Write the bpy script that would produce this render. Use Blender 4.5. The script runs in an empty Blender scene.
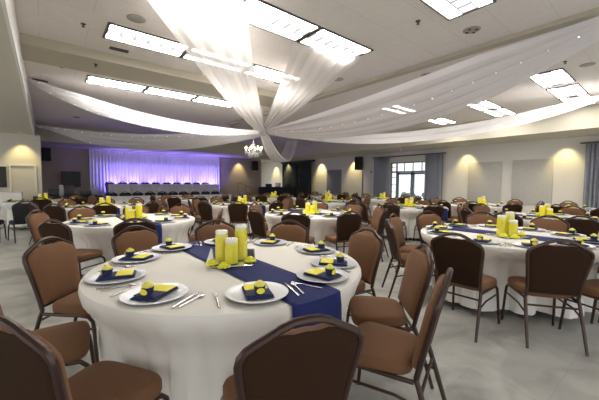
import bpy, bmesh, math, random
from math import sin, cos, pi, radians as R, sqrt, atan2
from mathutils import Vector, Matrix
random.seed(7)
S = bpy.context.scene
COL = S.collection
H = 1.36; YAW = R(39.3); PITCH = R(3.136); ROLL = R(-0.4)

# ------------------------------------------------------------------ materials
def mat(name, col, rough=.6, metal=0., spec=.5, noise=None, bump=None, emis=None, sheen=0., trans=0.):
    m = bpy.data.materials.new(name); m.use_nodes = True
    nt = m.node_tree; b = nt.nodes['Principled BSDF']
    b.inputs['Base Color'].default_value = (*col, 1)
    b.inputs['Roughness'].default_value = rough
    b.inputs['Metallic'].default_value = metal
    b.inputs['Specular IOR Level'].default_value = spec
    if sheen: b.inputs['Sheen Weight'].default_value = sheen
    if emis:
        b.inputs['Emission Color'].default_value = (*emis[0], 1); b.inputs['Emission Strength'].default_value = emis[1]
    tc = nt.nodes.new('ShaderNodeTexCoord')
    if noise:
        sc, amt = noise
        n = nt.nodes.new('ShaderNodeTexNoise'); n.inputs['Scale'].default_value = sc; n.inputs['Detail'].default_value = 4
        nt.links.new(tc.outputs['Object'], n.inputs['Vector'])
        mx = nt.nodes.new('ShaderNodeMix'); mx.data_type = 'RGBA'
        mx.inputs['A'].default_value = (*[c*(1-amt) for c in col], 1); mx.inputs['B'].default_value = (*[min(1, c*(1+amt)) for c in col], 1)
        nt.links.new(n.outputs['Fac'], mx.inputs['Factor']); nt.links.new(mx.outputs['Result'], b.inputs['Base Color'])
    if bump:
        sc, st = bump
        n = nt.nodes.new('ShaderNodeTexNoise'); n.inputs['Scale'].default_value = sc; n.inputs['Detail'].default_value = 3
        nt.links.new(tc.outputs['Object'], n.inputs['Vector'])
        bp = nt.nodes.new('ShaderNodeBump'); bp.inputs['Strength'].default_value = st; bp.inputs['Distance'].default_value = .01
        nt.links.new(n.outputs['Fac'], bp.inputs['Height']); nt.links.new(bp.outputs['Normal'], b.inputs['Normal'])
    return m

def sheer(name, col, alpha, transl=.5):
    m = bpy.data.materials.new(name); m.use_nodes = True
    nt = m.node_tree; nt.nodes.clear()
    o = nt.nodes.new('ShaderNodeOutputMaterial')
    d = nt.nodes.new('ShaderNodeBsdfDiffuse'); d.inputs['Color'].default_value = (*col, 1)
    t = nt.nodes.new('ShaderNodeBsdfTranslucent'); t.inputs['Color'].default_value = (*col, 1)
    tr = nt.nodes.new('ShaderNodeBsdfTransparent')
    a = nt.nodes.new('ShaderNodeMixShader'); a.inputs[0].default_value = transl
    nt.links.new(d.outputs[0], a.inputs[1]); nt.links.new(t.outputs[0], a.inputs[2])
    b = nt.nodes.new('ShaderNodeMixShader'); b.inputs[0].default_value = alpha
    nt.links.new(tr.outputs[0], b.inputs[1]); nt.links.new(a.outputs[0], b.inputs[2])
    nt.links.new(b.outputs[0], o.inputs['Surface'])
    return m

def glass_mat(name, tint=(1, 1, 1), refl=.12):
    m = bpy.data.materials.new(name); m.use_nodes = True
    nt = m.node_tree; nt.nodes.clear()
    o = nt.nodes.new('ShaderNodeOutputMaterial')
    g = nt.nodes.new('ShaderNodeBsdfGlossy'); g.inputs['Roughness'].default_value = .03
    tr = nt.nodes.new('ShaderNodeBsdfTransparent'); tr.inputs['Color'].default_value = (*tint, 1)
    b = nt.nodes.new('ShaderNodeMixShader'); b.inputs[0].default_value = refl
    nt.links.new(tr.outputs[0], b.inputs[1]); nt.links.new(g.outputs[0], b.inputs[2]); nt.links.new(b.outputs[0], o.inputs['Surface'])
    return m

def brick_mat(name, c1, c2, line, w, h, mortar, rough, noise_amt=.06, nscale=3, rot=0, spec=.5, bumps=0):
    m = bpy.data.materials.new(name); m.use_nodes = True
    nt = m.node_tree; b = nt.nodes['Principled BSDF']
    b.inputs['Roughness'].default_value = rough; b.inputs['Specular IOR Level'].default_value = spec
    tc = nt.nodes.new('ShaderNodeTexCoord'); mp = nt.nodes.new('ShaderNodeMapping'); mp.inputs['Rotation'].default_value = (0, 0, rot)
    nt.links.new(tc.outputs['Object'], mp.inputs['Vector'])
    br = nt.nodes.new('ShaderNodeTexBrick')
    br.inputs['Color1'].default_value = (*c1, 1); br.inputs['Color2'].default_value = (*c2, 1); br.inputs['Mortar'].default_value = (*line, 1)
    br.inputs['Scale'].default_value = 1; br.inputs['Mortar Size'].default_value = mortar
    br.inputs['Brick Width'].default_value = w; br.inputs['Row Height'].default_value = h
    br.inputs['Mortar Smooth'].default_value = .3
    nt.links.new(mp.outputs['Vector'], br.inputs['Vector'])
    n = nt.nodes.new('ShaderNodeTexNoise'); n.inputs['Scale'].default_value = nscale; n.inputs['Detail'].default_value = 6
    n.inputs['Distortion'].default_value = 1.2
    nt.links.new(mp.outputs['Vector'], n.inputs['Vector'])
    ma = nt.nodes.new('ShaderNodeMapRange'); ma.inputs['From Min'].default_value = .3; ma.inputs['From Max'].default_value = .7
    ma.inputs['To Min'].default_value = 1-noise_amt; ma.inputs['To Max'].default_value = 1+noise_amt
    nt.links.new(n.outputs['Fac'], ma.inputs['Value'])
    mx = nt.nodes.new('ShaderNodeVectorMath'); mx.operation = 'SCALE'
    nt.links.new(br.outputs['Color'], mx.inputs[0]); nt.links.new(ma.outputs['Result'], mx.inputs['Scale'])
    nt.links.new(mx.outputs['Vector'], b.inputs['Base Color'])
    if bumps:
        bp = nt.nodes.new('ShaderNodeBump'); bp.inputs['Strength'].default_value = bumps; bp.inputs['Distance'].default_value = .01
        nt.links.new(n.outputs['Fac'], bp.inputs['Height']); nt.links.new(bp.outputs['Normal'], b.inputs['Normal'])
    return m

M = dict(
    floor=brick_mat('floor_vinyl', (.42, .41, .37), (.45, .44, .40), (.38, .37, .335), .92, .46, .003, .30, .24, 2.6, rot=R(0), spec=.35),
    ceil=brick_mat('ceiling_tile', (.74, .70, .665), (.755, .715, .68), (.64, .60, .57), 1.22, .61, .006, .9, .03, 9),
    soffit=mat('soffit_paint', (.55, .515, .42), .9, noise=(2, .03)),
    beam=mat('beam_paint', (.47, .43, .34), .9, noise=(2, .03)),
    trimw=mat('pale_trim_paint', (.72, .70, .66), .6),
    wallr=mat('wall_paint', (.66, .63, .58), .85, noise=(1.5, .03)),
    walls=mat('taupe_wall_paint', (.40, .33, .28), .85, noise=(1.5, .03)),
    walll=mat('cream_wall_paint', (.60, .56, .48), .85, noise=(1.5, .03)),
    panel=mat('acoustic_panel_fabric', (.46, .44, .40), .95, noise=(28, .22), bump=(60, .4)),
    panelg=mat('grey_panel_fabric', (.20, .21, .23), .95, noise=(20, .1)),
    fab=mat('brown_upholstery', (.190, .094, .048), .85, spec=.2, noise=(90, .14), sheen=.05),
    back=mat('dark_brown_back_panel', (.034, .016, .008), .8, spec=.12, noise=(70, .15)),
    frame=mat('bronze_frame', (.050, .023, .017), .32, metal=.35, spec=.6),
    foot=mat('black_rubber', (.02, .02, .02), .7),
    cloth=mat('white_tablecloth', (.84, .80, .735), .85, spec=.2, bump=(5, .12)),
    under=mat('table_plywood', (.30, .22, .15), .7),
    navy=mat('navy_satin', (.020, .028, .125), .75, spec=.2, noise=(40, .15)),
    navyd=mat('navy_napkin', (.012, .018, .085), .7, noise=(40, .2)),
    yel=mat('yellow_card', (.96, .84, .06), .6),
    yelf=mat('yellow_petals', (.96, .82, .05), .6, noise=(60, .25), bump=(60, .5)),
    yelv=mat('yellow_filling', (.98, .80, .02), .45, noise=(45, .16), bump=(40, .4)),
    pale=mat('pale_yellow_bow', (.98, .80, .14), .6, noise=(60, .2)),
    wax=mat('ivory_wax', (.86, .84, .70), .5),
    plate=mat('silver_charger', (.72, .72, .74), .3, metal=.2),
    rim=mat('dark_plate_foot', (.10, .09, .10), .4, metal=.4),
    steel=mat('cutlery_steel', (.48, .47, .47), .25, metal=.95),
    mirror=mat('mirror_glass', (.80, .82, .82), .05, metal=1.),
    silver=mat('brushed_silver', (.62, .60, .55), .3, metal=.7),
    photo=mat('dark_print', (.10, .08, .12), .4, noise=(30, .6)),
    glass=glass_mat('clear_glass', refl=.06),
    pane=glass_mat('window_pane', (.97, .98, 1), .06),
    door=mat('grey_green_door_paint', (.26, .29, .29), .5),
    lamp=mat('fluorescent_lens', (.9, .9, .9), .5, emis=((1, .965, .91), 15)),
    lamp2=mat('emissive_reflector', (.9, .9, .9), .4, emis=((.95, .96, 1), .42)),  # emission stands in for tube light bouncing off the reflector
    lframe=mat('dark_luminaire_frame', (.09, .085, .08), .5),
    louver=mat('louver_blade', (.55, .55, .55), .3, metal=.3),
    vent=mat('vent_metal', (.34, .32, .29), .5), ventd=mat('vent_slot', (.06, .055, .05), .7),
    black=mat('black_plastic', (.012, .012, .014), .5), blackf=mat('black_fabric', (.010, .010, .013), .75),
    curt=mat('grey_curtain', (.27, .28, .32), .9, noise=(5, .08)),
    curtd=mat('charcoal_curtain', (.035, .04, .045), .9, noise=(5, .1)),
    rod=mat('curtain_rod', (.16, .14, .13), .4, metal=.5),
    drop=mat('white_backdrop_cloth', (.78, .76, .80), .8),
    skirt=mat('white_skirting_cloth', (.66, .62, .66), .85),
    carpet=mat('stage_deck', (.08, .07, .07), .9),
    exitm=mat('exit_housing', (.42, .36, .36), .5), red=mat('exit_red', (.45, .03, .04), .5),
    cryst=mat('crystal', (.95, .93, .90), .2, spec=.9), bulb=mat('candle_bulb', (1, .9, .7), .5, emis=((1, .82, .55), 22)),
    fairy=mat('fairy_light', (1, 1, 1), .5, emis=((1, .93, .8), 9)),
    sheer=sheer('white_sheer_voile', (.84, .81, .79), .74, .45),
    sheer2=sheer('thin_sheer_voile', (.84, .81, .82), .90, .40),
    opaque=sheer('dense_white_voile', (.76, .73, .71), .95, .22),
    lit=sheer('lit_white_voile', (.93, .91, .91), .93, .50),  # same white voile, brighter colour: light from above is put into it
)

# ------------------------------------------------------------------ mesh helpers
class MB:
    def __init__(s): s.v = []; s.f = []; s.m = []; s.cm = 0
    def add(s, vs, fs):
        o = len(s.v); s.v += [tuple(v) for v in vs]
        for f in fs: s.f.append(tuple(i+o for i in f)); s.m.append(s.cm)
        return s
    def box(s, c, d, rz=0, bev=0):
        x, y, z = d[0]/2, d[1]/2, d[2]/2
        if bev:
            b = min(bev, x*.9, y*.9, z*.9)
            bm = bmesh.new(); bmesh.ops.create_cube(bm, size=1)
            for v in bm.verts: v.co = Vector((v.co.x*2*x, v.co.y*2*y, v.co.z*2*z))
            bmesh.ops.bevel(bm, geom=bm.edges[:], offset=b, segments=2, affect='EDGES', profile=.5)
            bm.verts.index_update()
            vs = [v.co.copy() for v in bm.verts]; fs = [[q.index for q in f.verts] for f in bm.faces]; bm.free()
        else:
            vs = [Vector((i*x, j*y, k*z)) for i in (-1, 1) for j in (-1, 1) for k in (-1, 1)]
            fs = [(0, 1, 3, 2), (4, 6, 7, 5), (0, 4, 5, 1), (2, 3, 7, 6), (0, 2, 6, 4), (1, 5, 7, 3)]
        ca, sa = cos(rz), sin(rz)
        return s.add([(c[0]+v.x*ca-v.y*sa, c[1]+v.x*sa+v.y*ca, c[2]+v.z) for v in vs], fs)
    def tube(s, pts, r, n=8, caps=True, flat=1.):
        pts = [Vector(p) for p in pts]; rs = r if isinstance(r, (list, tuple)) else [r]*len(pts)
        vs = []; fs = []
        up = None
        for i, p in enumerate(pts):
            t = (pts[min(i+1, len(pts)-1)]-pts[max(i-1, 0)]).normalized()
            if up is None: up = Vector((1, 0, 0)) if abs(t.x) < .8 else Vector((0, 0, 1))
            a = (up-t*up.dot(t)).normalized(); up = a; b = t.cross(a)
            for k in range(n):
                q = 2*pi*k/n; vs.append(p+a*cos(q)*rs[i]+b*sin(q)*rs[i]*flat)
        for i in range(len(pts)-1):
            for k in range(n):
                fs.append((i*n+k, i*n+(k+1) % n, (i+1)*n+(k+1) % n, (i+1)*n+k))
        if caps: fs.append(tuple(range(n))[::-1]); fs.append(tuple((len(pts)-1)*n+k for k in range(n)))
        return s.add(vs, fs)
    def lathe(s, prof, n=24, c=(0, 0, 0)):
        vs = []; fs = []
        for r, z in prof:
            for k in range(n):
                a = 2*pi*k/n; vs.append((c[0]+r*cos(a), c[1]+r*sin(a), c[2]+z))
        for i in range(len(prof)-1):
            for k in range(n): fs.append((i*n+k, i*n+(k+1) % n, (i+1)*n+(k+1) % n, (i+1)*n+k))
        if prof[0][0] > 0: fs.append(tuple(range(n))[::-1])
        if prof[-1][0] > 0: fs.append(tuple((len(prof)-1)*n+k for k in range(n)))
        return s.add(vs, fs)
    def grid(s, P):
        nr, nc = len(P), len(P[0]); vs = [p for row in P for p in row]
        return s.add(vs, [(i*nc+j, i*nc+j+1, (i+1)*nc+j+1, (i+1)*nc+j) for i in range(nr-1) for j in range(nc-1)])
    def ball(s, c, r, seg=8, sq=(1, 1, 1), jit=0):
        rr = random.Random(int(abs(c[0]*991+c[1]*577+c[2]*313)*100))
        vs = [(c[0], c[1], c[2]+r*sq[2])]; fs = []; rings = max(3, seg//2+1)
        for i in range(1, rings):
            th = pi*i/rings
            for k in range(seg):
                q = r*(1+rr.uniform(-jit, jit)); vs.append((c[0]+q*sq[0]*sin(th)*cos(2*pi*k/seg), c[1]+q*sq[1]*sin(th)*sin(2*pi*k/seg), c[2]+q*sq[2]*cos(th)))
        vs.append((c[0], c[1], c[2]-r*sq[2])); L = len(vs)-1
        for k in range(seg): fs.append((0, 1+k, 1+(k+1) % seg)); fs.append((L, L-1-k, L-1-(k+1) % seg))
        for i in range(rings-2):
            for k in range(seg):
                a = 1+i*seg; fs.append((a+k, a+seg+k, a+seg+(k+1) % seg, a+(k+1) % seg))
        return s.add(vs, fs)
    def build(s, name, m, parent=None, smooth=True, solid=0, recalc=True):
        me = bpy.data.meshes.new(name); me.from_pydata(s.v, [], s.f)
        ms = m if isinstance(m, (list, tuple)) else [m]
        for q in ms: me.materials.append(q)
        if len(ms) > 1: me.polygons.foreach_set('material_index', s.m)
        if recalc:
            bm = bmesh.new(); bm.from_mesh(me); bmesh.ops.remove_doubles(bm, verts=bm.verts, dist=1e-5); bmesh.ops.recalc_face_normals(bm, faces=bm.faces); bm.to_mesh(me); bm.free()
        if smooth:
            me.polygons.foreach_set('use_smooth', [True]*len(me.polygons))
            me.set_sharp_from_angle(angle=R(42))
        o = bpy.data.objects.new(name, me); COL.objects.link(o); o.parent = parent
        if solid:
            md = o.modifiers.new('t', 'SOLIDIFY'); md.thickness = solid; md.offset = 0
        return o

def empty(name, loc=(0, 0, 0), rz=0):
    o = bpy.data.objects.new(name, None); COL.objects.link(o); o.location = loc; o.rotation_euler = (0, 0, rz); o.empty_display_size = .1
    return o
def tag(o, label=None, cat=None, group=None, kind=None):
    if label:
        n = len(label.split()); assert 4 <= n <= 16, (n, label)
        o['label'] = label
    if cat: o['category'] = cat
    if group: o['group'] = group
    if kind: o['kind'] = kind
    return o
def copy_tree(o, loc=None, rz=None, parent=None, scale=None):
    c = o.copy(); COL.objects.link(c); c.parent = parent
    for ch in [x for x in KIDS.get(o.name, list(o.children))]: copy_tree(ch, parent=c)
    if loc is not None: c.location = loc
    if rz is not None: c.rotation_euler = (0, 0, rz)
    if scale is not None: c.scale = scale
    return c
KIDS = {}
def struct(o): o['kind'] = 'structure'; return o
PROTO_USED = {}
def inst(proto, loc, rz, label, cat, group, scale=None):
    """first use moves the prototype itself, later ones copy it"""
    if not PROTO_USED.get(proto.name):
        PROTO_USED[proto.name] = True; o = proto; o.location = loc; o.rotation_euler = (0, 0, rz)
        if scale is not None: o.scale = scale
    else: o = copy_tree(proto, loc, rz, scale=scale)
    return tag(o, label, cat, group)

# ------------------------------------------------------------------ camera
cam = bpy.data.cameras.new('camera'); cam.sensor_width = 36; cam.lens = 36*310.6/599; cam.clip_end = 200
co = bpy.data.objects.new('camera', cam); COL.objects.link(co); S.camera = co
fw = Vector((sin(YAW)*cos(PITCH), cos(YAW)*cos(PITCH), -sin(PITCH)))
rt = Vector((cos(YAW), -sin(YAW), 0)); up = rt.cross(fw)
a = ROLL
r2 = rt*cos(a)-up*sin(a)*-1*-1; u2 = rt*sin(a)+up*cos(a)
r2 = rt*cos(a)-up*sin(a)
co.matrix_world = Matrix(((r2.x, u2.x, -fw.x, 0), (r2.y, u2.y, -fw.y, 0), (r2.z, u2.z, -fw.z, H), (0, 0, 0, 1)))

# ------------------------------------------------------------------ room shell
def slab(name, x0, x1, y0, y1, z0, z1, m):
    o = MB().box(((x0+x1)/2, (y0+y1)/2, (z0+z1)/2), (x1-x0, y1-y0, z1-z0)).build(name, m, smooth=False); return struct(o)
ZC, ZS = 3.8, 3.1
XL, XR, YF = -.29, 13.0, 17.6
slab('floor', -6, 15.3, -5, 24, -.1, 0, M['floor'])
slab('ceiling', XL, XR, -3.4, YF, ZC, ZC+.1, M['ceil'])
slab('trim_1', -6, XL, -3.4, 20.3, ZS+.08, ZC+.1, M['soffit'])          # left lowered ceiling
slab('trim_2', XL, XL+.035, -3.4, YF, ZS+.04, ZC-.0, M['trimw'])         # its pale edge
slab('trim_3', XR, 15.2, -3.4, 24, ZS, ZC+.1, M['soffit'])             # right lowered ceiling
slab('trim_4', XL, XR, YF, 20.3, ZS, ZC+.1, M['soffit'])               # lowered ceiling before the stage wall
slab('trim_5', XL+.035, 5.9, 7.0, 7.95, ZC-.16, ZC, M['beam'])              # shallow beam across
slab('trim_6', 5.95, 6.13, -3.4, 12, ZC-.07, ZC, M['beam'])              # partition track beam
slab('wall_right', 15, 15.2, -3.4, 24, 0, ZS, M['wallr'])
slab('wall_far', 12.6, 15, 23.6, 23.8, 0, ZS, M['wallr'])
slab('wall_stage', -.3, 12.6, 20, 20.2, 0, ZS, M['walls'])
slab('wall_left', -6, -.1, 16.2, 16.4, 0, ZS+.08, M['walll'])
slab('wall_alcove', -.3, -.1, 16.4, 20, 0, ZS+.08, M['wallr'])
slab('baseboard_right', 14.97, 15, -3.4, 24, 0, .12, M['walls'])
# moulding frame on the left wall and its light pilaster
mb = MB()
for x0, x1, z0, z1 in ((-1.05, -1.0, .3, 1.95), (-.3, -.25, .3, 1.95), (-1.05, -.25, 1.95, 2.0)):
    mb.box(((x0+x1)/2, 16.18, (z0+z1)/2), (x1-x0, .04, z1-z0))
struct(mb.build('trim_7', M['trimw'], smooth=False))
# acoustic panels on the right wall
for i, (y0, y1, z0, z1, m) in enumerate(((4.79, 6.14, .55, 2.33, 'panel'), (3.07, 4.41, .55, 2.35, 'panel'), (14.0, 15.35, .5, 2.25, 'panelg'))):
    o = MB().box((14.974, (y0+y1)/2, (z0+z1)/2), (.05, y1-y0, z1-z0), bev=.01).build('acoustic_panel', M[m])
    tag(o, ('grey textured wall panel just right of the glass doors', 'grey textured wall panel nearest the far right curtain', 'dark grey wall panel left of the hanging loudspeaker')[i], 'panel', 'panels on the right wall')

# glass double door with transom and sidelight (right wall)
dY0, dY1, dZ = 7.97, 10.3, 2.52
# the opening is backed by bright daylight: cut the wall around it
bpy.data.objects.remove(bpy.data.objects['wall_right'])
mb = MB()
mb.box((15.1, (24+dY1)/2, ZS/2), (.2, 24-dY1, ZS)); mb.box((15.1, (dY0-3.4)/2, ZS/2), (.2, dY0+3.4, ZS)); mb.box((15.1, (dY0+dY1)/2, (ZS+dZ)/2), (.2, dY1-dY0, ZS-dZ))
struct(mb.build('wall_right', M['wallr'], smooth=False))
d = empty('door_1', (15.06, (dY0+dY1)/2, 0)); struct(d)
def dbox(mb, y, z, w, h, t=.06): mb.box((0, y-(dY0+dY1)/2, z), (t, w, h))
fr = MB()
for y in (dY0+.04, dY1-.04, 9.92): dbox(fr, y, dZ/2, .08, dZ)
dbox(fr, (dY0+dY1)/2, dZ-.03, dY1-dY0, .06); dbox(fr, (dY0+dY1)/2, 2.0, dY1-dY0, .09)
for y in (8.45, 8.95, 9.45): dbox(fr, y, 2.27, .035, .5)
for z in (.5, .9, 1.3, 1.7, 2.27): dbox(fr, 10.09, z, .26, .03)
o = fr.build('door_frame', M['door'], d, smooth=False)
for k, (ya, yb) in enumerate(((8.05, 8.95), (8.97, 9.88))):
    lf = MB()
    for y in (ya+.05, yb-.05): dbox(lf, y, .98, .10, 1.95, .045)
    dbox(lf, (ya+yb)/2, .12, yb-ya, .24, .045); dbox(lf, (ya+yb)/2, 1.9, yb-ya, .1, .045)
    l = lf.build('door_leaf', M['door'], d, smooth=False)
    g = MB(); dbox(g, (ya+yb)/2, 1.05, yb-ya-.2, 1.62, .01); g.build('glass_pane', M['pane'], l, smooth=False)
    hb = MB(); hb.tube([(-.05, (ya if k else yb)+(.09 if k else -.09)-(dY0+dY1)/2, z) for z in (.95, 1.15)], .012); hb.build('door_handle', M['silver'], l)
g = MB(); dbox(g, (dY0+9.9)/2, 2.26, 9.8-dY0, .44, .01); dbox(g, 10.09, 1.2, .24, 2.3, .01); g.build('transom_glass', M['pane'], d, smooth=False)
# view outside: pavement and shrubs
o = struct(MB().box((19.2, 9, -.06), (8, 26, .1)).build('trim_8', mat('outdoor_paving', (.6, .6, .58), .9), smooth=False))
for k, y in enumerate((7.9, 9.6, 11.3)):
    mb = MB()
    for q in range(26): mb.ball((18.4+random.uniform(-.4, .4), y+random.uniform(-.45, .45), .30+random.uniform(-.2, .35)), .2, 6, jit=.3)
    mb.tube([(18.4, y, 0), (18.4, y, .3)], .03)
    tag(mb.build('shrub', mat('shrub_leaves', (.22, .27, .24), .9)), ('low shrub outside behind the right glass door leaf', 'low shrub outside behind the middle of the glass doors', 'low shrub outside behind the sidelight')[k], 'shrub', 'shrubs outside the doors')

# curtains
def curtain(name, x, y0, y1, z0, z1, m, label, waves, amp=.05, axis='x', group=None, cat='curtain'):
    n = max(24, int(waves*9)); rows = []
    rr = random.Random(int(y0*10+5))
    ph = [rr.uniform(0, 6) for _ in range(4)]
    for i in range(5):
        t = i/4; row = []
        for k in range(n+1):
            s = k/n; w = sin(2*pi*waves*s+ph[0]+.8*sin(7*s+ph[1]))+.35*sin(2*pi*waves*2.3*s+ph[2])
            a_ = amp*(.75+.3*t)
            if axis == 'x': row.append((x+a_*w, y0+(y1-y0)*s, z1+(z0-z1)*t))
            else: row.append((y0+(y1-y0)*s, x+a_*w, z1+(z0-z1)*t))
        rows.append(row)
    o = MB().grid(rows).build(name, m, recalc=False, solid=.006)
    return tag(o, label, cat, group)
curtain('curtain', 14.75, 7.2, 8.1, .03, 2.80, M['curt'], 'grey floor-length curtain right of the glass doors', 8, group='curtains at the glass doors')
curtain('curtain', 14.75, 10.25, 11.25, .03, 2.80, M['curt'], 'grey floor-length curtain left of the glass doors', 8, group='curtains at the glass doors')
curtain('curtain', 14.7, 1.1, 2.15, .03, 2.80, M['curt'], 'grey curtain at the far right edge of the photo', 9, amp=.06)
curtain('curtain', 14.7, 18.4, 20.2, .03, 2.88, M['curtd'], 'charcoal curtain left of the bright gap by the black table', 8)
curtain('curtain', 14.7, 16.6, 18.15, .03, 2.88, M['curtd'], 'charcoal curtain right of the bright gap', 8)
for (y0, y1, l) in ((7.1, 11.35, 'dark curtain rod above the glass doors'), (.9, 2.3, 'short curtain rod at the far right edge')):
    r_ = MB().tube([(14.75, y0, 2.84), (14.75, y1, 2.84)], .03).box((14.86, y0+.1, 2.84), (.26, .03, .03)).box((14.86, y1-.1, 2.84), (.26, .03, .03)).build('curtain_rod', M['rod'])
    tag(r_, l, 'curtain rod')
r_ = MB().box((14.8, 18.4, 2.95), (.3, 3.8, .12)).build('curtain_valance', M['curtd'], smooth=False); tag(r_, 'charcoal pelmet box above the two charcoal curtains', 'pelmet')
# pale window strip between charcoal curtains
struct(MB().box((14.98, 18.27, 1.5), (.03, .22, 2.6)).build('trim_9', M['trimw'], smooth=False))

# ------------------------------------------------------------------ ceiling fittings
def make_light():
    t = empty('ceiling_light')
    L, W = 1.25, .61
    f = MB()
    for y in (-W/2, W/2): f.box((0, y, -.008), (L, .025, .03))
    for x in (-L/2, L/2): f.box((x, 0, -.008), (.035, W+.025, .03))
    f.build('light_frame', M['lframe'], t, smooth=False)
    d_ = MB()
    for y in (-.20, .20): d_.box((0, y, -.006), (L-.035, .17, .01))
    d_.build('lamp_lens', M['lamp'], t, smooth=False)
    MB().box((0, 0, -.006), (L-.035, .23, .01)).build('reflector', M['lamp2'], t, smooth=False)
    b = MB()
    for k in range(1, 6): b.box((-L/2+L*k/6, 0, -.014), (.012, .17, .012))
    for y in (-.095, .095): b.box((0, y, -.014), (L-.05, .008, .012))
    b.build('louver', M['louver'], t, smooth=False)
    return t
LP = make_light()
rows = {1.97: 'nearest lit row', 3.97: 'second lit row', 5.96: 'third lit row', 9.02: 'fourth lit row'}
cols = [(1.46, 'first'), (2.76, 'second'), (4.07, 'third'), (9.08, 'fourth'), (10.62, 'fifth'), (12.0, 'sixth')]
seen = []
for y, rn in rows.items():
    for x, cn in cols:
        if y < 2.5 and x < 3.5: continue
        if y > 8 and x > 9: 
            if y > 10: continue
        if y == 3.97 and x == 9.08: continue
        if (y > 8 and x > 9) or (y == 5.96 and x == 10.62): continue
        inst(LP, (x, y, ZC), 0, 'recessed fluorescent ceiling panel, %s from the left in the %s' % (cn, rn), 'ceiling light', 'fluorescent ceiling panels')
def make_vent():
    t = empty('ceiling_vent')
    MB().lathe([(0, -.02), (.06, -.03), (.07, -.012), (.12, -.02), (.17, -.004), (.17, 0)], 20).build('diffuser_cone', M['vent'], t)
    b = MB()
    for a_ in (0, pi/2, pi, 3*pi/2): b.box((.1*cos(a_), .1*sin(a_), -.022), (.045, .045, .014), a_)
    b.build('air_slot', M['ventd'], t, smooth=False)
    return t
V = make_vent()
for x, y, w in ((.21, 5.25, 'at the top left edge of the photo'), (.35, 8.39, 'left, beyond the shallow beam'), (5.3, 2.2, 'near the top right lit panel'), (6.69, 3.7, 'above the right half of the wide sheer drape'), (1.0, 14.6, 'far left near the stage'), (10.9, 7.4, 'far right above the long thin drape')):
    inst(V, (x, y, ZC), 0, 'round air diffuser in the ceiling ' + w, 'air vent', 'air diffusers in the ceiling', scale=(.75, .75, .9))
for x, y, w in ((1.13, 5.27, 'beside the left lit panel'), (4.5, 6.3, 'between the two tall drapes'), (5.4, 5.2, 'right of the central tall drape'), (8.6, 1.3, 'near the right hand lit panels')):
    o = MB().lathe([(0, -.012), (.10, -.012), (.125, -.006), (.13, 0)], 22).build('ceiling_speaker', M['vent'])
    o.location = (x, y, ZC); tag(o, 'flat round ceiling speaker ' + w, 'speaker', 'round ceiling speakers')
for x, y, z, w in ((.53, 5.97, ZC, 'in the tile field at left'), (.83, 7.3, ZC-.16, 'under the shallow beam'), (8.04, 1.55, ZC, 'near the right lit panels'), (4.4, 2.6, ZC, 'top centre of the ceiling')):
    o = MB().lathe([(.035, 0), (.035, -.008), (.012, -.01), (.01, -.04), (.022, -.045), (.022, -.05), (0, -.05)], 12).build('sprinkler_head', M['ventd'])
    o.location = (x, y, z); tag(o, 'small sprinkler head ' + w, 'sprinkler', 'sprinkler heads')
for x, y, w in ((1.13, 6.67, 'below the left lit panel'), (-.02, 9.9, 'by the left ceiling edge')):
    o = MB().box((0, 0, -.01), (.3, .1, .02)).box((0, 0, -.022), (.26, .012, .006)).build('ceiling_grille', M['ventd'], smooth=False)
    o.location = (x, y, ZC); tag(o, 'narrow dark slot grille in the ceiling ' + w, 'air vent', 'slot grilles')

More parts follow.
